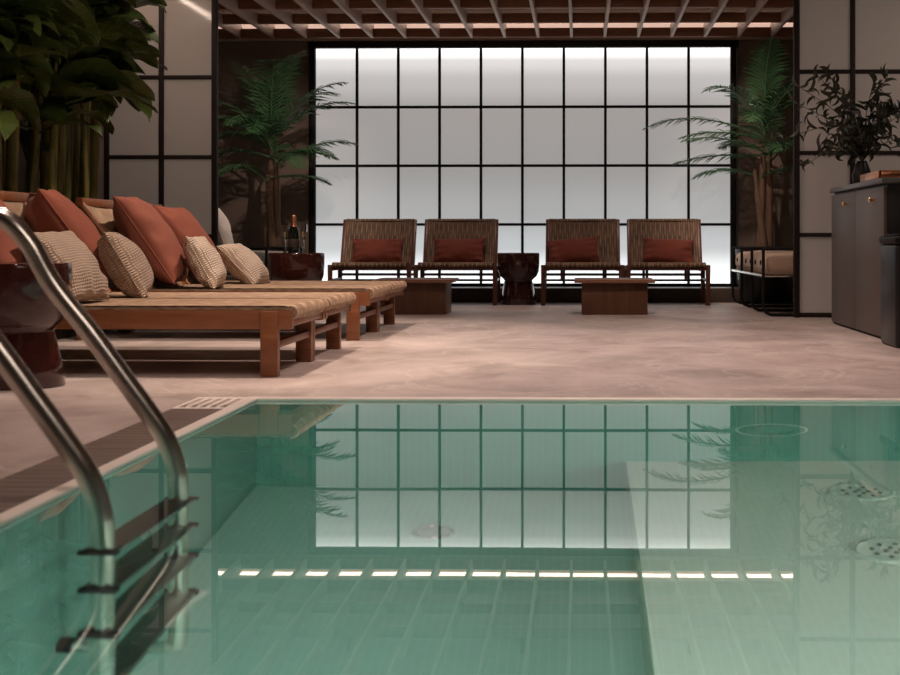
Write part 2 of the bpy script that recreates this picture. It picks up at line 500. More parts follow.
MB().lathe([(0, .012), (.05, .012), (.062, .006), (.066, 0), (.066, -.02)]).build('cover', M['drain'], t)
MB().lathe([(.05, .013), (.056, .018), (.062, .013)]).build('ring', M['steel'], t)
t = empty('pool_lamp', (.64, PY1, -.60))
tag(t, 'round ring-shaped lamp housing set in the far pool wall', 'pool lamp')
o = MB().lathe([(0, .004), (.07, .004), (.075, .012), (.085, .012), (.09, .004), (.112, .006), (.122, 0), (.122, -.01)]).build('housing', M['tile_shaded'], t)
o.rotation_euler = (R(90), 0, 0)
o = MB().lathe([(.112, .007), (.117, .010), (.122, .003)]).build('rim', M['tile_light'], t); o.rotation_euler = (R(90), 0, 0)
for k, (yy, zz, lb) in enumerate(((3.78, -.42, 'pale round inlet high on the left pool wall behind the ladder'), (3.78, -.72, 'pale round inlet low on the left pool wall behind the ladder'))):
    t = empty('pool_inlet', (PX0, yy, zz)); tag(t, lb, 'pool inlet', 'inlets in the left pool wall')
    o = MB().lathe([(0, .004), (.02, .004), (.025, .014), (.045, .012), (.055, 0), (.055, -.01)], seg=28).build('flange', M['white'], t); o.rotation_euler = (0, R(90), 0)
    o = MB().lathe([(0, .016), (.012, .016), (.013, .006)], seg=16).build('nozzle', M['rubber'], t); o.rotation_euler = (0, R(90), 0)

# room walls
def wallbox(name, a, b, mt):
    return struct(MB().box(a, b).build(name, mt, smooth=False))
wallbox('wall_left', (XL - .1, YF, 0), (XL, YB, CZ), M['wall_pale'])
wallbox('wall_right', (XR, YF, 0), (XR + .1, YB, CZ), M['wall_pale'])
wallbox('wall_front', (XL - .1, YF - .1, 0), (XR + .1, YF, CZ), M['wall'])
# back wall in pieces round the lit window
GX0, GX1, GZ0, GZ1 = -2.508, 1.417, .160, 2.386
GYF = 13.25
m = MB()
m.box((XL - .1, YB - .05, 0), (GX0 - .07, YB + .1, CZ)); m.box((GX1 + .075, YB - .05, 0), (XR + .1, YB + .1, CZ))
m.box((GX0 - .07, YB - .05, GZ1 + .06), (GX1 + .075, YB + .1, 2.5)); m.box((GX0 - .07, YB - .05, 0), (GX1 + .075, YB + .1, GZ0 - .03))
struct(m.build('wall_back', M['wall'], smooth=False))
struct(MB().box((XL - .1, YF - .1, CZ), (XR + .1, YB + .1, CZ + .1)).build('ceiling', M['ceil'], smooth=False))
struct(MB().box((XL, YB - .06, 2.5), (XR, YB - .02, CZ)).build('trim_4', M['wall_pale'], smooth=False), 'band of wall above the window, made paler for the cove glow')  # wall colour made paler here so the cove glow shows
# plinth below the lit window
struct(MB().box((XL, 12.74, 0), (XR, YB - .05, .13), .004).build('trim_2', M['plinth']), 'low dark brown ledge under the lit window')

# lit window
w = empty('window_1', (0, GYF, 0)); struct(w, 'large backlit frosted window in a black grid of small panes')
f = MB()
f.box((GX0 - .07, -.05, GZ1), (GX1 + .075, .05, GZ1 + .062), .003)
f.box((GX0 - .07, -.05, GZ0 - .035), (GX1 + .075, .05, GZ0), .003)
f.box((GX0 - .05, -.05, GZ0 - .035), (GX0, .05, GZ1 + .06), .003)
f.box((GX1, -.05, GZ0 - .035), (GX1 + .055, .05, GZ1 + .06), .003)
for k in range(1, 10):
    x = GX0 + (GX1 - GX0) * k / 10
    f.box((x - .0125, -.02, GZ0), (x + .0125, .02, GZ1), .002)
for k in range(1, 4):
    z = GZ0 + (GZ1 - GZ0) * k / 4
    f.box((GX0, -.016, z - .0125), (GX1, .016, z + .0125), .002)
f.build('window_frame', M['black'], w)
MB().box((GX0, .006, GZ0), (GX1, .012, GZ1)).build('window_panes', M['lit'], w, smooth=False)
struct(MB().box((XL, YB - .09, 2.455), (XR, YB - .05, 2.485), .004).build('trim_3', M['wall_pale']), 'thin moulding above the lit window')

# slatted ceiling
for y, z0 in ((13.08, 2.464), (12.42, 2.495), (11.72, 2.51), (11.0, 2.51)):
    x0, x1 = (-3.5, 4.38)
    struct(MB().box((x0, y - .03, z0), (x1, y + .03, z0 + .085), .004).build('ceiling_beam', M['beam']), 'dark wooden cross beam of the slatted ceiling')
x = -3.19
k = 0
while x < 2.6:
    if abs(x - .0) < 99:
        struct(MB().box((x - .0135, 9.2 if -2.62 < x < 1.5 else 10.36, 2.462), (x + .0135, 13.10, 2.59), .003).build('ceiling_slat', M['slat']), 'pale thin slat of the slatted ceiling')
    x += .311
# cove light behind the last beam
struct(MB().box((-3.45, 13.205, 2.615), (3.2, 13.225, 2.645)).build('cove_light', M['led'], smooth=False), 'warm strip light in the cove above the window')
struct(MB().box((-3.45, 13.205, 2.565), (3.2, 13.225, 2.613)).build('cove_glow_strip', M['cove_glow'], smooth=False), 'glowing strip added for the lit cove wall above the window')  # added emissive strip, paints the glow of the cove wall
struct(MB().box((-3.34, 2.0, 2.57), (-3.315, 10.1, 2.59)).build('cove_light', M['led2'], smooth=False), 'strip light along the left ceiling edge')

# shoji screens
def shoji(name, label, xs, zs, post):
    t = empty(name, (0, SY, 0))
    tag(t, label, 'screen', 'frosted screens flanking the alcove')
    f = MB()
    for x in xs: f.box((x - .018, -.022, 0), (x + .018, .022, CZ), .003)
    for z in zs: f.box((min(xs), -.018, z - .015), (max(xs), .018, z + .015), .003)
    f.box((post - .019, -.03, 0), (post + .019, .03, CZ), .004)
    f.build('frame', M['frame'], t)
    MB().box((min(xs), -.004, .03), (max(xs), .004, CZ)).build('panes', M['shoji'], t, smooth=False)
shoji('shoji_screen', 'grey frosted screen in dark frame at left behind the leafy plants', [XL + .018, -3.095, -2.70], [.015, .595, 1.18, 1.77, 2.36, CZ - .02], -2.70)
shoji('shoji_screen', 'grey frosted screen in dark frame at right behind the cabinet', [1.59, 1.995, 2.40, 2.805, 3.21, 3.615, 4.02, XR - .02], [.02, .605, 1.205, 1.80, 2.40, CZ - .02], 1.585)

# ------------------------------------------------------------------ grate and slot drain
m = MB()
y = PY0 - CW
while y < 4.60:
    m.box((GX + .004, y, -.03), (PX0 - CW - .003, min(y + .052, 4.62), .004), .003, 1)
    y += .058
m.box((GX, PY0 - CW, -.12), (PX0 - CW, 4.645, -.035))
o = m.build('overflow_grate', M['grate']); tag(o, 'brown slatted overflow grate along the left edge of the pool', 'grate')
m = MB()
m.box((GX, 4.63, -.03), (PX0 - CW, 4.665, .003)); m.box((GX, 4.93, -.03), (PX0 - CW, 4.965, .003))
x = GX
while x < PX0 - CW:
    m.box((x, 4.665, -.03), (min(x + .013, PX0 - CW), 4.93, .003)); x += .034
dg = m.build('drain_grille', M['coping'], smooth=False); tag(dg, 'pale square grille with dark slots at the pool corner', 'drain grille')
b = MB().box((GX, 4.64, -.029), (PX0 - CW, 4.96, -.02)).build('dark_slot_backing', M['dark'], dg, smooth=False)

# the deck has a pocket there: the grille sits on top of the stone
dg.location.z = .0

# ------------------------------------------------------------------ pool ladder
lad = empty('pool_ladder', (-.84, 2.68, 0))
tag(lad, 'shiny steel pool ladder with curved handrails at the left pool edge', 'ladder')
prof = [(-1.40, -.01), (-1.398, .10), (-1.39, .33), (-1.375, .47), (-1.335, .575), (-1.27, .615), (-1.206, .606), (-1.155, .556), (-1.104, .468), (-1.027, .371), (-.963, .284), (-.900, .198), (-.867, .148), (-.846, .090), (-.840, .03), (-.840, -.2), (-.840, -.6), (-.840, -.98), (-.86, -1.03), (-.93, -1.05), (-1.06, -1.05)]
for yy in (2.447 - 2.68, 2.91 - 2.68):
    r_ = MB().tube([(px + .84, yy, pz) for px, pz in prof], .0212, 20, smooth=6).build('handrail', M['steel'], lad)
    MB().lathe([(.022, .03), (.03, .028), (.045, .012), (.048, .002), (.048, -.003)], (-1.40 + .84, yy, .004), 28).build('floor_flange', M['steel'], r_)
    e_ = MB().tube([(-1.06 + .84, yy, -1.05), (-1.088 + .84, yy, -1.05)], .028, 18).build('wall_buffer', M['rubber'], r_)
for z in (.005, -.25, -.50, -.75):
    t_ = MB().box((-.032, 2.43 - 2.68, z - .011), (.032, 2.93 - 2.68, z + .011), .005).build('tread', M['tread'], lad)
    for yy in (2.425 - 2.68, 2.935 - 2.68):
        MB().box((-.036, yy - .012, z - .015), (.036, yy + .012, z + .013), .006).build('end_cap', M['rubber'], t_)

# ------------------------------------------------------------------ cushions
def cushion_mesh(w, h, t, seed=0, n=26, wr=.02, pinch=.075):
    rnd = random.Random(seed)
    off = Vector((rnd.uniform(0, 50), rnd.uniform(0, 50), rnd.uniform(0, 50)))
    m = MB()
    def f(sign):
        def g(a, b):
            u = 2 * a - 1; v = 2 * b - 1
            # denser near the edges
            u = math.sin(u * PI / 2); v = math.sin(v * PI / 2)
            x = w / 2 * u * (1 - pinch * (1 - v * v)); z = h / 2 * v * (1 - pinch * (1 - u * u))
            th = t / 2 * max(0, (1 - u * u) * (1 - v * v)) ** .42
            rim = max(abs(u), abs(v))
            wv = noise.noise(Vector((x * 9, z * 9, sign * 3)) + off) * wr * (.3 + rim) * min(1, (1 - rim) * 8)
            cr = (math.sin((u + v * .3) * 11 + seed) * .012 * max(0, abs(v) - .35) + math.sin((v - u * .25) * 12 + seed) * .010 * max(0, abs(u) - .35)) * min(1, (1 - rim) * 8)
            return Vector((x, sign * (th + 0.001) + wv + cr, z + noise.noise(Vector((u * 2, v * 2, 9)) + off) * .01))
        return g
    m.grid(f(1), n, n); m.grid(f(-1), n, n)
    bmesh.ops.remove_doubles(m.bm, verts=m.bm.verts[:], dist=.0035)
    return m

def cushion(name, label, cat, mt, w, h, t, loc, rx, rz, seed, group, ry=0, piping=True):
    """x = width, z = height, y = thickness; leans back by rx about the width axis after turning by rz"""
    o = cushion_mesh(w, h, t, seed).build(name, mt)
    o.rotation_mode = 'XYZ'
    o.matrix_world = Matrix.Translation(loc) @ Matrix.Rotation(rz, 4, 'Z') @ Matrix.Rotation(rx, 4, 'X') @ Matrix.Rotation(ry, 4, 'Y')
    tag(o, label, cat, group)
    if piping:
        pts = []
        N_ = 14
        for side in range(4):
            for k in range(N_):
                s = math.sin((-1 + 2 * k / N_) * PI / 2)
                u, v = ((s, -1), (1, s), (-s, 1), (-1, -s))[side]
                pts.append(Vector((w / 2 * u * (1 - .07 * (1 - v * v)), 0, h / 2 * v * (1 - .07 * (1 - u * u)))))
        pts.append(pts[0])
        MB().tube(pts, .0045, 6).build('seam', mt, o)
    return o

# ------------------------------------------------------------------ sun loungers
# local axes: X towards the foot end (right), Y depth, origin on floor at foot-end centre
LW = .74
def make_lounger(label):
    t = empty('sun_lounger', (0, 0, 0))
    tag(t, label, 'sun lounger', 'sun loungers in two pairs')
    hw = LW / 2
    zr0, zr1 = .195, .275
    for s in (-1, 1):
        y0, y1 = (hw - .035, hw) if s > 0 else (-hw, -hw + .035)
        MB().box((-1.74, y0, zr0), (0, y1, zr1), .004).build('side_rail', M['teak'], t)
        for lx in (-.13, -1.66):
            a = -hw - .012 if s < 0 else hw - .035
            MB().box((lx, a, 0), (lx + .072, a + .047, zr1 - .004), .004).build('leg', M['teak'], t)
    # end rails and stretchers
    MB().box((-.10, -hw + .035, .115), (-.065, hw - .035, .145), .003).build('stretcher', M['teak'], t)
    MB().box((-1.64, -hw + .035, .115), (-1.605, hw - .035, .145), .003).build('stretcher', M['teak'], t)
    MB().box((-.05, -hw + .03, .205), (-.006, hw - .03, .246), .004).build('end_rail', M['teak'], t)
    # woven bed, edges rolled over the rails
    m = MB()
    L0 = -1.265
    def bed(u, v):
        x = L0 + (0.012 - L0) * u
        a = (v - .5) * 2
        y = a * (hw - .002)
        z = .293 - .010 * (1 - a * a)
        e = max(0, (u - .975) / .025)
        z -= .05 * e * e
        return Vector((x, y, z))
    m.grid(bed, 60, 20)
    def under(u, v):
        p = bed(u, v); return Vector((p.x, p.y, .262 if u < .985 else min(p.z - .001, .262)))
    m.grid(under, 60, 20)
    m.box((L0, -hw + .002, .268), (.012, -hw + .03, .290), .01)
    m.box((L0, hw - .03, .268), (.012, hw - .002, .290), .01)
    # rolled foot edge made of cords
    for k in range(26):
        yy = -hw + .015 + k * (LW - .03) / 25
        m.tube([(-.012, yy, .284), (.004, yy, .282), (.012, yy, .272), (.014, yy, .262), (.006, yy, .250), (-.012, yy, .246)], .0125, 8)
    m.build('woven_bed', M['rush'], t)
    # backrest, leaning
    ang = R(52)
    piv = Vector((-1.265, 0, .285)); BL = .615
    d = Vector((-math.cos(ang), 0, math.sin(ang))); nrm = Vector((math.sin(ang), 0, math.cos(ang)))
    m = MB()
    def back(o_):
        def g(u, v):
            a = (v - .5) * 2
            return piv + d * (u * BL) + Vector((0, a * (hw - .035), 0)) + nrm * (o_ - .015 * (1 - a * a))
        return g
    m.grid(back(.012), 30, 16); m.grid(back(-.012), 30, 16)
    bk = m.build('woven_backrest', M['rush'], t)
    f = MB()
    for s in (-1, 1):
        f.tube([piv + Vector((0, s * (hw - .024), 0)), piv + d * BL + Vector((0, s * (hw - .024), 0))], .02, 8)
    rm = Matrix.Rotation(ang - PI / 2, 3, 'Y')
    c = piv + d * (BL + .01)
    f.box(c - Vector((.022, hw, .02)), c + Vector((.022, hw, .028)), .004)
    f.build('backrest_frame', M['teak'], bk)
    for s in (-1, 1):
        a = piv + d * (BL * .6) + Vector((0, s * (hw - .08), 0)) - nrm * .02
        MB().tube([a, Vector((-1.68, s * (hw - .08), .24))], .012, 8).build('backrest_prop', M['teak'], t)
    return t
LX = -1.185
lou = [
    (5.74 + LW / 2, 'woven wooden sun lounger nearest the pool, its front leg nearest us'),
    (6.515 + LW / 2, 'woven sun lounger pushed up behind the nearest lounger'),
    (7.86 + LW / 2, 'woven sun lounger of the farther pair, its nearer one'),
    (8.635 + LW / 2, 'woven sun lounger farthest from the pool, next to the red drum with bottle'),
]
proto = None
for i, (yy, lb) in enumerate(lou):
    o = make_lounger(lb) if proto is None else copy_tree(proto)
    proto = proto or o
    o['label'] = lb
    o.location = (LX, yy, 0)

# cushions on the loungers: they face +X, lean back against the backrest
G1 = 'rust cushions leaning on the lounger backs'; G2 = 'waffle cushions on the loungers'
yc = [l[0] for l in lou]
def lean(x, y, z, lean_deg, turn_deg, **k):
    return dict(loc=(x, y, z), rx=R(-lean_deg), rz=R(90 + turn_deg), **k)
cushion('cushion', 'terracotta cushion at left picture edge above the red drum', 'cushion', M['terra'], .52, .52, .22, (-2.56, yc[0] - .02, .57), R(-34), R(96), 3, G1)
cushion('cushion', 'dark terracotta cushion with its shaded side towards us, second from left', 'cushion', M['terra'], .52, .54, .25, (-2.52, yc[1] - .04, .585), R(-36), R(116), 7, G1)
cushion('cushion', 'large terracotta cushion standing in front, beside the cream cushions', 'cushion', M['terra'], .60, .60, .26, (-2.52, yc[2] - .06, .565), R(-34), R(100), 11, G1)
cushion('cushion', 'terracotta cushion half hidden behind the large terracotta cushion', 'cushion', M['terra'], .54, .54, .22, (-2.52, yc[3] - .02, .56), R(-36), R(92), 15, G1)
cushion('cushion', 'beige waffle cushion nearest us, behind the ladder rail', 'cushion', M['beige'], .44, .36, .19, (-2.265, yc[0] + .02, .445), R(-34), R(86), 21, G2)
cushion('cushion', 'shaded beige waffle cushion between the two big terracotta cushions', 'cushion', M['beige'], .44, .36, .20, (-2.23, yc[1] - .06, .445), R(-30), R(106), 25, G2)
cushion('cushion', 'cream waffle cushion tight beside the large terracotta cushion', 'cushion', M['cream'], .42, .34, .18, (-2.205, yc[2] - .05, .435), R(-28), R(98), 29, G2)
cushion('cushion', 'cream waffle cushion farthest right on the loungers', 'cushion', M['cream'], .40, .34, .19, (-2.17, yc[3] + .0, .405), R(-44), R(88), 33, G2)

# ------------------------------------------------------------------ drum side tables
def drum(loc, label, z=.475, r=.2):
    k = z / .475
    prof = [(0, 0), (r * .86, 0), (r * .88, .006), (r * .80, .10 * k), (r * .68, .205 * k), (r * .665, .222 * k), (r * .72, .236 * k), (r * .88, .262 * k), (r * .97, .31 * k), (r * .995, .37 * k), (r, .45 * k), (r * .995, .468 * k), (r * .975, .475 * k), (r * .9, .472 * k), (0, .470 * k)]
    o = MB().lathe(prof, seg=56).build('drum_table', M['ceramic'], angle=60)
    o.location = loc
    tag(o, label, 'side table', 'glazed red drum tables')
    return o
drum((-2.17, 5.36, 0), 'dark red glazed drum table in front of the loungers at left edge')
drum((-2.02, 9.92, 0), 'dark red glazed drum table with bottle and glasses on top')
drum((-.545, 12.38, 0), 'dark red glazed drum table between the middle lounge chairs', .455, .186)

# bottle and flutes
TZ = .471
b = empty('wine_bottle', (-2.025, 9.86, TZ)); tag(b, 'dark sparkling wine bottle with rose gold foil neck', 'bottle')
MB().lathe([(0, 0), (.041, 0), (.043, .006), (.043, .15), (.038, .18), (.022, .215), (.0165, .235), (.0155, .27)], seg=28).build('body', M['bottle'], b)
MB().lathe([(.0175, .20), (.0265, .206), (.0195, .228), (.0175, .255), (.0195, .258), (.0195, .275), (.017, .285), (.014, .292), (0, .294)], seg=24).build('foil', M['foil'], b)
MB().lathe([(.0432, .05), (.0437, .051), (.0437, .11), (.0432, .111)], seg=28).build('paper_label', M['paper'], b)
def flute(x, y, label):
    f = empty('champagne_flute', (x, y, TZ)); tag(f, label, 'glass', 'champagne flutes on the drum table')
    MB().lathe([(0, .0), (.032, .0), (.032, .002), (.008, .006), (.0035, .012), (.0032, .085), (.006, .094), (.018, .12), (.0255, .155), (.024, .205), (.0232, .205), (.0245, .155), (.017, .122), (.004, .1), (0, .098)], seg=24).build('bowl', M['glass'], f)
    MB().lathe([(0, .101), (.004, .102), (.0155, .123), (.0215, .145), (.0225, .152), (0, .152)], seg=20).build('wine', M['wine'], f)
b.scale = (.93, .93, .93)
flute(-1.938, 9.80, 'champagne flute to the right of the bottle')
flute(-2.095, 9.93, 'champagne flute half hidden behind the bottle')

# ------------------------------------------------------------------ low wooden tables
def low_table(loc, label):
    t = empty('coffee_table', loc); tag(t, label, 'coffee table', 'low wooden tables before the chairs')
    MB().box((-.305, -.28, .242), (.305, .28, .268), .004).build('tabletop', M['table_top'], t)
    m = MB()
    m.box((-.25, -.235, 0), (.25, -.20, .243), .003); m.box((-.25, .20, 0), (.25, .235, .243), .003)
    m.box((-.25, -.20, 0), (-.215, .20, .243), .003); m.box((.215, -.20, 0), (.25, .20, .243), .003)
    m.box((-.003, -.237, .0), (.003, -.234, .236))
    m.build('base', M['table_wood'], t)
low_table((.262, 10.86, 0), 'low brown box table in front of the right pair of chairs')
low_table((-1.27, 10.86, 0), 'low brown box table at left behind the lounger foot ends')

# ------------------------------------------------------------------ lounge chairs
def make_chair(label):
    t = empty('lounge_chair', (0, 0, 0)); tag(t, label, 'lounge chair', 'woven lounge chairs before the lit window')
    W = .345
    # origin: floor, middle of the front legs. +Y is backwards
    for s in (-1, 1):
        x0 = s * W - .019; x1 = s * W + .019
        MB().box((x0, -.02, 0), (x1, .02, .352), .005).build('leg', M['teak_dark'], t)
        MB().box((x0, .49, 0), (x1, .53, .33), .005).build('leg', M['teak_dark'], t)
        MB().box((x0 + .004, 0, .30), (x1 - .004, .56, .338), .004).build('side_rail', M['teak_dark'], t)
        MB().box((x0 + .006, .0, .205), (x1 - .006, .51, .228), .003).build('side_stretcher', M['teak_dark'], t)
    MB().box((-W, -.012, .305), (W, .018, .338), .004).build('front_rail', M['teak_dark'], t)
    MB().box((-W, .495, .245), (W, .52, .268), .003).build('rear_stretcher', M['teak_dark'], t)
    MB().box((-W, .495, .195), (W, .52, .215), .003).build('rear_stretcher', M['teak_dark'], t)
    for s in (-1, 1):
        MB().box((s * .19 - .012, .49, .195), (s * .19 + .012, .515, .325), .003).build('spindle', M['teak_dark'], t)
    m = MB()
    def seat(o_):
        def g(u, v):
            a = 2 * u - 1
            y = -.022 + v * .56
            e = max(0, 1 - v / .05)
            z = .352 + o_ - .045 * v + .010 * (1 - (2 * v - 1) ** 2) * 0 - .012 * e * e
            return Vector((a * (W - .022), y, z + .003 * math.sin(a * 46)))
        return g
    m.grid(seat(.018), 60, 14); m.grid(seat(-.012), 60, 14)
    for k in range(34):
        xx = -W + .03 + k * (2 * W - .06) / 33
        m.tube([(xx, .0, .366), (xx, -.022, .362), (xx, -.03, .35), (xx, -.024, .338)], .011, 8)
    m.build('seat', M['rush_seat'], t)
    # back
    p0 = Vector((0, .47, .315)); p1 = Vector((0, .665, .752))
    d = p1 - p0; n = Vector((0, d.z, -d.y)).normalized()
    m = MB()
    def back(o_):
        def g(u, v):
            a = 2 * u - 1
            q = p0 + d * v
            return Vector((a * (W - .042), q.y, q.z)) + n * (o_ + .0) + Vector((0, .012 * (1 - a * a), 0))
        return g
    m.grid(back(.013), 60, 30); m.grid(back(-.013), 60, 30)
    for k in range(30):
        xx = -W + .045 + k * (2 * W - .09) / 29
        q = p0 + d
        m.tube([Vector((xx, q.y, q.z - .02)) - n * .016, Vector((xx, q.y + .003, q.z + .004)), Vector((xx, q.y, q.z - .02)) + n * .016], .0115, 6)
    bk = m.build('backrest', M['rush_chair'], t)
    f = MB()
    for s in (-1, 1):
        rot = Matrix.Rotation(-math.atan2(d.y, d.z), 3, 'X')
        f.box((s * (W - .025) - .017, p0.y - .022, p0.z - .02), (s * (W - .025) + .017, p0.y + .022, p0.z + d.length + .0), .005, rot=rot, piv=p0 + Vector((s * (W - .025), 0, 0)))
    f.tube([Vector((-W + .02, p1.y, p1.z - .012)), Vector((W - .02, p1.y, p1.z - .012))], .012, 8)
    f.build('back_frame', M['teak_dark'], bk)
    return t
cc = None
G3 = 'rust lumbar cushions on the lounge chairs'
chairs = [(-1.835, 'brown woven lounge chair, leftmost of the row', (-.0, 0), 'dark rust lumbar cushion on the leftmost lounge chair'),
          (-1.085, 'brown woven lounge chair just left of the red drum table', (-.0, 0), 'rust lumbar cushion on the chair left of the red drum'),
          (.025, 'brown woven lounge chair just right of the red drum table', (-.085, 5), 'tilted rust lumbar cushion on the chair right of the red drum'),
          (.765, 'brown woven lounge chair, rightmost of the row', (.0, -3), 'rust lumbar cushion on the rightmost lounge chair')]
for i, (x, lb, (dx, tilt), cl) in enumerate(chairs):
    o = make_chair(lb) if cc is None else copy_tree(cc)
    cc = cc or o
    o['label'] = lb
    o.location = (x, 12.17, 0)
    cushion('lumbar_cushion', cl, 'cushion', M['rust'], .47, .235, .13, (x + dx + (.0, -.01, .0, .03)[i], 12.17 + .475, .472), R(-20), 0, 40 + i * 3, G3, ry=R(-tilt), piping=False)

# ------------------------------------------------------------------ tubular daybeds in the alcove
def daybed(label, x0, x1, y0, y1, mt, n=4, deep=1):
    """x0 = side towards the room, x1 = side towards the wall"""
    t = empty('tube_daybed', ((x0 + x1) / 2, (y0 + y1) / 2, 0)); tag(t, label, 'daybed', 'black tube daybeds either side of the chairs')
    cx, cy = (x0 + x1) / 2, (y0 + y1) / 2
    def P(x, y, z): return Vector((x - cx, y - cy, z))
    sgn = 1 if x1 > x0 else -1
    for k in range(n):
        y = y0 + (y1 - y0) * k / (n - 1)
        r = .06 * sgn
        pts = [P(x0, y, .50), P(x0, y, .08), P(x0 + r * .3, y, .03), P(x0 + r, y, .012), P(x1 - r, y, .012), P(x1 - r * .3, y, .03), P(x1, y, .08), P(x1, y, .50)]
        MB().tube(pts, .0115, 10).build('loop_leg', M['black'], t)
    m = MB()
    for y in (y0, y1): m.tube([P(x0, y, .50), P(x1, y, .50)], .0115, 10)
    m.tube([P(x1, y0, .50), P(x1, y1, .50)], .0115, 10)
    m.build('top_rail', M['black'], t)
    m = MB()
    m.tube([P(x0, y0, .30), P(x0, y1, .30)], .013, 10); m.tube([P(x1, y0, .30), P(x1, y1, .30)], .013, 10)
    for k in range(9):
        y = y0 + (y1 - y0) * k / 8
        m.tube([P(x0, y, .30), P(x1, y, .30)], .008, 8)
    m.build('seat_rail', M['steel'], t)
    m = MB()
    a = P(min(x0, x1) + .015, y0 + .03, .31); b = P(max(x0, x1) - .015, y1 - .03, .455)
    m.box(a, b, .06, 5)
    bmesh.ops.subdivide_edges(m.bm, edges=m.bm.edges[:], cuts=3, use_grid_fill=True)
    for v in m.bm.verts:
        f = noise.noise(v.co * 5) * .012
        v.co.z += f + (.02 * math.cos((v.co.x) * 3) if v.co.z > .4 else 0)
    c = m.build('mattress', mt, t)
    for k in range(6):
        yy = y0 + .25 + k * (y1 - y0 - .5) / 5
        b = MB().lathe([(0, .012), (.014, .010), (.022, .0), (.022, -.02)], seg=16).build('button', M['black'], c)
        b.rotation_euler = (0, R(-90) * sgn, 0); b.location = P(x0 + .016 * sgn, yy, .395)
    return t
daybed('black tube daybed with beige mattress right of the chairs', 1.36, 2.12, 10.42, 12.5, M['oat'])
daybed('black tube daybed with grey mattress left behind the red drum', -2.50, -3.28, 10.42, 12.5, M['grey'])
cushion('throw_pillow', 'pale pillow standing on the left daybed beside the screen post', 'cushion', M['pale'], .50, .42, .15, (-2.98, 11.55, .66), R(-20), R(100), 61, None)

# ------------------------------------------------------------------ palms
def frond(m, base, az, el, L, rnd, lw=.30, droop=1.6):
    n = 34
    p = Vector(base); e = el
    pts = [p.copy()]; dirs = []
    for i in range(n):
        d = Vector((math.cos(az) * math.cos(e), math.sin(az) * math.cos(e), math.sin(e)))
        p = p + d * (L / n); pts.append(p.copy()); dirs.append(d)
        e -= droop / n * (.35 + 1.3 * i / n)
    m.tube(pts, [.008 * (1 - .8 * i / n) + .0015 for i in range(n + 1)], 6)
    side0 = Vector((-math.sin(az), math.cos(az), 0))
    for i in range(5, n):
        t = i / n
        for sub in (0,):
            q = pts[i].lerp(pts[i + 1], sub)
            d = dirs[min(i, n - 1)]
            up = side0.cross(d).normalized() * -1
            if up.z < 0: up = -up
            ln = lw * math.sin(PI * min(1, (t * .86 + .14))) ** .7 * rnd.uniform(.85, 1.1)
            for s in (-1, 1):
                dd = (side0 * s * .85 + d * .75 + up * rnd.uniform(.0, .3)).normalized()
                w = .0100
                a = q; b = q + dd * ln * .5 ; c = q + dd * ln + Vector((0, 0, -ln * .28))
                b = b + Vector((0, 0, -ln * .05))
                wv = d * w
                v = [m.bm.verts.new(x) for x in (a - wv * .4, a + wv * .4, b + wv, b - wv, c)]
                m.bm.faces.new((v[0], v[1], v[2], v[3])); m.bm.faces.new((v[3], v[2], v[4]))

def palm(loc, label, fr, seed, stems, potw):
    rnd = random.Random(seed)
    t = empty('potted_palm', loc); tag(t, label, 'palm', 'potted palms in the alcove corners')
    p = MB()
    p.lathe([(0, 0), (potw * .8, 0), (potw * .83, .01), (potw, .48), (potw, .505), (potw * .93, .505), (potw * .92, .46), (0, .46)], seg=40)
    p.build('planter', M['pot'], t)
    MB().lathe([(0, .475), (potw * .5, .472), (potw * .915, .462)], seg=30).build('soil', M['soil'], t)
    tops = []
    for (sx, sy, tx, ty, tz) in stems:
        MB().tube([(sx, sy, .44), ((sx * .6 + tx * .4), (sy * .6 + ty * .4), .44 + (tz - .44) * .45), (tx, ty, tz)], [.038, .032, .02], 10, smooth=5).build('trunk', M['trunk'], t)
        tops.append(Vector((tx, ty, tz)))
    for k, (si, az, el, L, lw, dr) in enumerate(fr):
        m = MB()
        frond(m, tops[si] - Vector((0, 0, rnd.uniform(0, .12))), R(az), R(el), L, rnd, lw, dr)
        for vv in m.bm.verts:
            vv.co.x = max(vv.co.x, XL + .03 - loc[0]); vv.co.y = min(vv.co.y, YB - .12 - loc[1])
        m.build('frond', M['palm'], t, smooth=False)
    return t
# azimuth 0 = +X (right), 90 = away, 270 = towards camera
palm((-2.80, 12.75, .0), 'tall green palm in black planter in the left alcove corner',
     [(0, 8, 66, .98, .26, 1.25), (0, -8, 46, .92, .24, 1.1), (1, 6, 36, .8, .24, 1.0), (1, -20, 22, .62, .22, 1.0), (0, 172, 62, 1.0, .28, 1.9), (0, 200, 48, .9, .28, 1.6),
      (1, 250, 62, 1.0, .30, 2.0), (0, 285, 76, 1.15, .30, 1.7), (0, 330, 60, 1.0, .28, 1.5), (0, 120, 70, .95, .28, 1.2), (0, 60, 80, 1.05, .27, .8), (1, 190, 22, .72, .28, 1.1), (0, 270, 40, .8, .30, 1.6), (1, 350, 8, .6, .22, .6),
      (0, 225, 30, .75, .28, 1.5), (1, 300, 25, .7, .26, 1.4), (1, 100, 30, .5, .2, 1), (0, 150, 82, 1.0, .28, 1.0), (2, 20, 10, .6, .22, .7), (2, 240, 35, .7, .26, 1.5), (0, 310, 84, 1.0, .28, 1.1)],
     5, [(-.03, 0, -.03, .0, 1.50), (.03, .02, .03, -.02, 1.36), (.0, -.04, -.05, -.05, 1.16)], .26)
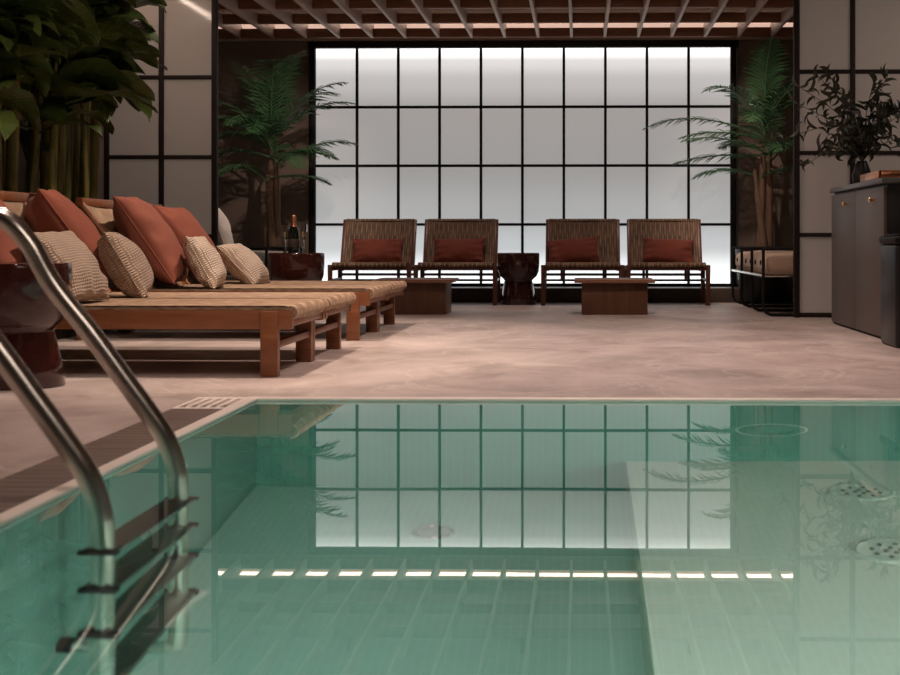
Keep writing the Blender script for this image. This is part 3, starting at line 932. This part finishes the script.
palm((1.67, 12.75, .0), 'tall green palm in black planter in the right alcove corner',
     [(0, 172, 24, 1.15, .26, .95), (0, 186, 12, .80, .24, .6), (1, 200, 22, .9, .24, .75), (1, 170, 4, .9, .26, .4), (0, 80, 76, 1.0, .26, .7), (0, 60, 84, 1.05, .26, .5), (0, 20, 62, 1.0, .30, 1.9),
      (1, 340, 50, .95, .30, 1.8), (0, 300, 66, .95, .30, 2.0), (1, 250, 60, .95, .30, 2.0), (1, 10, 25, .7, .28, 1.0), (0, 215, 66, .9, .28, 1.8), (1, 270, 25, .7, .28, 1.2), (1, 30, 45, .8, .28, 1.4), (0, 355, 76, 1.0, .28, 1.3), (1, 140, 35, .6, .22, 1.2),
      (0, 270, 80, 1.0, .28, 1.2), (2, 190, 15, .6, .24, .9), (2, 320, 30, .65, .26, 1.3)],
     9, [(-.03, .0, .0, .0, 1.56), (.05, .02, .05, -.02, 1.38), (.0, -.03, -.08, .02, 1.2)], .26)

# ------------------------------------------------------------------ broad-leaved plants at left
def leaf(m, base, az, el, L, W, droop, roll=0, fold=.25, pet=.25):
    n = 14
    p = Vector(base); e = el
    sp = [p.copy()]; ds = []
    for i in range(n):
        d = Vector((math.cos(az) * math.cos(e), math.sin(az) * math.cos(e), math.sin(e)))
        ds.append(d); p = p + d * ((L * (1 + pet)) / n); sp.append(p.copy())
        e -= droop / n * (.4 + 1.2 * i / n)
    ds.append(ds[-1])
    side0 = Vector((-math.sin(az), math.cos(az), 0))
    k0 = max(1, int(n * pet / (1 + pet)))
    m.tube(sp[:k0 + 2], .007, 6)
    def g(u, v):
        f = k0 + u * (n - k0)
        i = min(n - 1, int(f)); q = sp[i].lerp(sp[i + 1], f - i); d = ds[i].lerp(ds[min(n, i + 1)], f - i).normalized()
        s = side0 - d * side0.dot(d); s.normalize(); up = s.cross(d) * -1
        if up.z < 0 and abs(d.z) < .98: up = -up
        s, up = s * math.cos(roll) + up * math.sin(roll), up * math.cos(roll) - s * math.sin(roll)
        w = W * .5 * (math.sin(PI * min(1, u ** .8)) ** .75 if 0 < u < 1 else 0.0) + .0008
        a = 2 * v - 1
        return q + s * (a * w) + up * (abs(a) ** 1.5 * w * fold + .008 * math.sin(u * 17 + a * 2) * abs(a))
    m.grid(g, 16, 8, uv=True)

def broad_plant(loc, label, seed, n_st, n_lf, zlo, zhi, out=1.0):
    rnd = random.Random(seed)
    t = empty('leafy_plant', loc); tag(t, label, 'plant', 'broad-leaved plants behind the loungers')
    tops = []
    for k in range(n_st):
        b = Vector((rnd.uniform(-.12, .14), (k + .5) / n_st * .62 - .31 + rnd.uniform(-.03, .03), 0)); h = rnd.uniform(zlo, zhi)
        tp = b + Vector((rnd.uniform(-.05, .12), rnd.uniform(-.11, .11), h))
        mid = b.lerp(tp, .5) + Vector((rnd.uniform(-.012, .012), rnd.uniform(-.02, .02), 0))
        r0 = rnd.uniform(.020, .040)
        MB().tube([b, mid, tp], [r0 * 1.15, r0, r0 * .9, .012], 10, smooth=4).build('cane', M['stem'], t)
        tops.append((mid, tp))
    m = MB()
    for k in range(n_lf):
        mid, tp = rnd.choice(tops)
        f = rnd.uniform(.0, 1.0)
        base = mid.lerp(tp, .45 + .55 * f)
        az = R(rnd.uniform(-110, 90)) if rnd.random() < .82 else R(rnd.uniform(90, 250))
        leaf(m, base, az, R(rnd.uniform(0, 35) + 45 * f), rnd.uniform(.32, .50) * out, rnd.uniform(.20, .29), rnd.uniform(.9, 2.1), rnd.uniform(-.6, .6), pet=.3)
    for vv in m.bm.verts: vv.co.x = max(vv.co.x, XL + .03 - loc[0])
    m.build('leaves', M['leaf'], t)
    return t
bp = [((-3.20, 6.30, .40), 'broad-leaved plant at left edge, nearest us behind the loungers'),
      ((-3.22, 6.95, .40), 'broad-leaved plant behind the second lounger from the pool'),
      ((-3.20, 7.60, .40), 'broad-leaved plant in the middle of the planter row'),
      ((-3.22, 8.25, .40), 'broad-leaved plant left of the last one in the planter row'),
      ((-3.20, 8.88, .40), 'broad-leaved plant nearest the left frosted screen')]
for i, (lc, lb) in enumerate(bp):
    broad_plant(lc, lb, 70 + i * 3, 7, 66, 1.02, 1.9)
m = MB()
m.box((-3.48, 5.9, 0), (-2.96, 9.25, .42), .006)
o = m.build('planter_box', M['frame']); tag(o, 'long dark planter box behind the lounger backrests', 'planter')
MB().box((-3.46, 5.94, .40), (-2.98, 9.21, .43)).build('soil', M['soil'], o, smooth=False)

# ------------------------------------------------------------------ cabinet, tray, branches, bin
c = empty('cabinet', (1.71, 8.74, 0)); tag(c, 'grey-brown cabinet with brass knobs on the right of the deck', 'cabinet')
Y0, Y1 = 7.92 - 8.74, 9.56 - 8.74
MB().box((.02, Y0, .05), (.85, Y1, .885), .003).build('carcass', M['cab_end'], c)  # carcass and end panel coloured near-black
MB().box((.012, Y0 + .01, 0), (.82, Y1 - .01, .05)).build('toe_kick', M['dark'], c, smooth=False)
MB().box((-.012, Y0 - .01, .885), (.86, Y1 + .01, .917), .004).build('countertop', M['cab_top'], c)
nD = 2
for k in range(nD):
    a = Y0 + (Y1 - Y0) * k / nD + .004; b_ = Y0 + (Y1 - Y0) * (k + 1) / nD - .004
    d_ = MB().box((0, a, .014), (.02, b_, .868), .003).build('door', M['cab'], c)
    kb = MB().lathe([(0, .03), (.014, .028), (.016, .02), (.008, .012), (.006, 0)], seg=20).build('knob', M['brass'], d_)
    kb.rotation_euler = (0, R(-90), 0); kb.location = (0, a + .28, .80)
tr = empty('copper_tray', (1.95, 8.42, .917)); tag(tr, 'shallow copper tray on the cabinet top', 'tray')
m = MB(); m.box((-.22, -.28, 0), (.22, .28, .012), .004)
m.build('base', M['copper'], tr)
m = MB()
for a, b_ in (((-.22, -.28, 0), (-.205, .28, .052)), ((.205, -.28, 0), (.22, .28, .052)), ((-.22, -.28, 0), (.22, -.265, .052)), ((-.22, .265, 0), (.22, .28, .052))):
    m.box(a, b_, .004)
m.build('rim', M['copper'], tr)
o = MB().lathe([(0, 0), (.07, 0), (.085, .02), (.095, .09), (.088, .14), (.08, .142), (.078, .12), (0, .11)], seg=32).build('black_bowl', M['cab_end'])
o.location = (2.0, 8.25, .931); tag(o, 'small black bowl at the right edge in the copper tray', 'bowl')

rnd = random.Random(12)
v = empty('vase_of_branches', (1.86, 9.28, .917)); tag(v, 'loose branches with curled narrow leaves in a dark vase on the cabinet', 'plant')
MB().lathe([(0, 0), (.05, 0), (.06, .02), (.065, .08), (.04, .15), (.032, .17), (.026, .17), (.03, .14), (0, .05)], seg=30).build('vase', M['pot'], v)
lf = MB()
for k in range(20):
    az = rnd.uniform(0, 2 * PI); sp_ = rnd.uniform(.16, .50)
    h = rnd.uniform(.12, .64)
    p1 = Vector((sp_ * math.cos(az) * .35, sp_ * math.sin(az) * .35, .15 + h * .55))
    p2 = Vector((sp_ * math.cos(az) * 1.1 - .02, sp_ * math.sin(az) * .8, .12 + h))
    if k % 4 == 0: p2 += Vector((-.12, -.05, -.28))
    pts = catmull([Vector((0, 0, .06)), Vector((.006 * math.cos(az), .006 * math.sin(az), .17)), p1, p2], 8)
    MB().tube(pts, [.0045 - .003 * i / len(pts) for i in range(len(pts))], 6).build('branch', M['twig'], v)
    for i in range(12, len(pts)):
        for s in range(2):
            q = pts[i]; a2 = rnd.uniform(0, 2 * PI); e2 = rnd.uniform(-.6, 1.0); L_ = rnd.uniform(.08, .14); cur = rnd.uniform(1.2, 3.2) * rnd.choice((-1, 1))
            pp = q.copy(); row = []
            d = Vector((math.cos(a2) * math.cos(e2), math.sin(a2) * math.cos(e2), math.sin(e2)))
            ax_ = Vector((rnd.uniform(-.4, .4), 1, rnd.uniform(-.4, .4))).normalized()
            for j in range(8):
                row.append((pp.copy(), d.copy())); pp = pp + d * L_ / 7; d = Matrix.Rotation(cur / 7, 3, ax_) @ d
            vs = []
            for j, (qq, dd) in enumerate(row):
                w_ = .0105 * math.sin(PI * (j / 7) ** .8) + .0006
                sd = dd.cross(ax_); sd = (sd + ax_ * .5).normalized()
                vs.append((lf.bm.verts.new(qq - sd * w_), lf.bm.verts.new(qq + sd * w_)))
            for a_, b_ in zip(vs[:-1], vs[1:]):
                lf.bm.faces.new((a_[0], a_[1], b_[1], b_[0]))
lf.build('leaves', M['olive'], v)

bn = empty('waste_bin', (1.825, 7.52, 0)); tag(bn, 'tall black square waste bin in front of the cabinet at right edge', 'bin')
MB().box((-.18, -.19, 0), (.18, .19, .545), .02, 3).build('body', M['cab_end'], bn)
m = MB(); m.box((-.187, -.197, .545), (.187, .197, .585), .012, 3); m.box((-.165, -.175, .585), (.165, .175, .597), .006)
m.build('lid', M['black'], bn)

# ------------------------------------------------------------------ track spotlights among the slats
for i, (x, lb) in enumerate(((-1.9, 'small spotlight between the slats at left'), (-.45, 'small spotlight between the slats left of centre'), (.9, 'small spotlight between the slats right of centre'), (1.42, 'small spotlight between the slats at far right'))):
    s = empty('ceiling_spotlight', (x, 11.35, 2.66)); tag(s, lb, 'spotlight', 'small spotlights between the ceiling slats')
    MB().lathe([(0, .16), (.03, .16), (.032, .15), (.032, .0), (.028, .0), (.026, .02), (0, .02)], seg=20).build('housing', M['black'], s)
    MB().lathe([(0, .012), (.024, .012), (.024, .016)], seg=16).build('lens', M['spotdot'], s)

# ------------------------------------------------------------------ light
def spot(loc, target, power, size=60, blend=.5, radius=.03, col=(1, .80, .67)):
    l = bpy.data.lights.new('spot', 'SPOT'); l.energy = power * .72; l.spot_size = R(size); l.spot_blend = blend; l.shadow_soft_size = radius; l.color = col
    o = bpy.data.objects.new('spot', l); COL.objects.link(o); o.location = loc
    d = Vector(target) - Vector(loc); o.rotation_euler = d.to_track_quat('-Z', 'Y').to_euler()
    return o
def area(loc, target, power, sx, sy, col=(1, .9, .8), spread=180):
    l = bpy.data.lights.new('area', 'AREA'); l.shape = 'RECTANGLE'; l.size = sx; l.size_y = sy; l.energy = power; l.color = col; l.spread = R(spread)
    o = bpy.data.objects.new('area', l); COL.objects.link(o); o.location = loc
    d = Vector(target) - Vector(loc); o.rotation_euler = d.to_track_quat('-Z', 'Y').to_euler()
    return o
WARM = (1, .78, .69)
spot((-1.30, 6.15, 2.70), (-1.85, 6.45, 0), 280, 80, .6)
spot((-1.65, 8.35, 2.70), (-1.90, 8.50, 0), 280, 80, .6)
spot((.1, 6.6, 2.75), (.1, 6.5, 0), 200, 105, .8, col=WARM)
spot((.2, 9.0, 2.75), (.2, 8.9, 0), 175, 105, .8, col=WARM)
spot((.5, 5.4, 2.75), (.5, 5.3, 0), 85, 105, .8, col=WARM)
spot((1.25, 7.6, 2.75), (1.3, 7.5, 0), 110, 105, .8, col=WARM)
spot((-1.35, 11.75, 2.44), (-1.4, 12.1, 0), 60, 85, .9, col=WARM)
spot((.4, 11.75, 2.44), (.4, 12.1, 0), 60, 85, .9, col=WARM)
spot((-1.3, 4.4, 2.75), (-1.6, 4.2, 0), 85, 105, .8, col=WARM)
spot((-1.2, 2.6, 2.75), (-1.3, 3.0, 0), 90, 100, .8, col=WARM)  # added unseen spot, brightens the near-left pool edge
spot((-1.8, 11.0, 2.45), (-2.8, 12.2, 1.2), 130, 75, .8)
spot((.8, 11.2, 2.45), (1.65, 12.4, 1.3), 130, 70, .8)
# added unseen spots washing the screens, cabinet and plants
spot((3.45, 8.75, 2.78), (2.1, 10.3, .9), 150, 95, 1.0, .35, (1, .84, .74))
spot((-2.4, 8.8, 2.78), (-3.0, 10.3, .9), 60, 95, 1.0, .35, (1, .84, .74))
spot((-1.9, 5.6, 2.78), (-3.1, 7.3, 1.5), 60, 90, 1.0, .1, (1, .80, .60))
spot((-.3, 3.5, 2.76), (-.3, 4.72, .02), 60, 75, .9, col=WARM)  # added pair of unseen spots, brightens the far coping
spot((1.7, 3.5, 2.76), (1.7, 4.72, .02), 60, 75, .9, col=WARM)
area((.6, .3, 2.79), (.6, .3, 0), 17, 1.6, 1.6, (1, .84, .74))  # added unseen ceiling light, gives the steel rails something to reflect
spot((.9, 9.9, 2.44), (1.4, 11.4, .3), 60, 70, .9, col=WARM)  # added unseen spot, brightens the right daybed
# added unseen lamps under the water, brighten the pool interior
AQ = (.86, 1.0, .96)
area((PX1 - .05, 2.6, -.35), (1.2, 2.9, -1.3), 38, .5, .3, AQ)
area((.05, PY0 + .05, -.25), (-.4, 3.0, -1.5), 19, .5, .3, AQ, 110)
area((1.2, PY0 + .05, -.3), (1.2, 3.0, -1.2), 14, .5, .3, AQ, 130)

w = bpy.data.worlds.new('World'); SC.world = w; w.use_nodes = True
w.node_tree.nodes['Background'].inputs[0].default_value = (1, .85, .75, 1)
w.node_tree.nodes['Background'].inputs[1].default_value = .01

# ------------------------------------------------------------------ camera
cam = bpy.data.cameras.new('camera'); co = bpy.data.objects.new('camera', cam); COL.objects.link(co)
co.location = (0, 0, .56); co.rotation_euler = (R(90), 0, R(1.2))
cam.lens = 56; cam.sensor_width = 36; cam.sensor_fit = 'HORIZONTAL'
cam.shift_x = -(550.7 - 450) / 900; cam.shift_y = -(337.5 - 241) / 900
cam.dof.use_dof = True; cam.dof.focus_distance = 8.5; cam.dof.aperture_fstop = 6.3
cam.clip_start = .05
SC.camera = co
SC.view_settings.view_transform = 'Standard'
SC.view_settings.look = 'None'
SC.view_settings.exposure = .12
SC.view_settings.gamma = .93
SC.cycles.use_denoising = True
SC.cycles.max_bounces = 12
SC.cycles.sample_clamp_indirect = 5
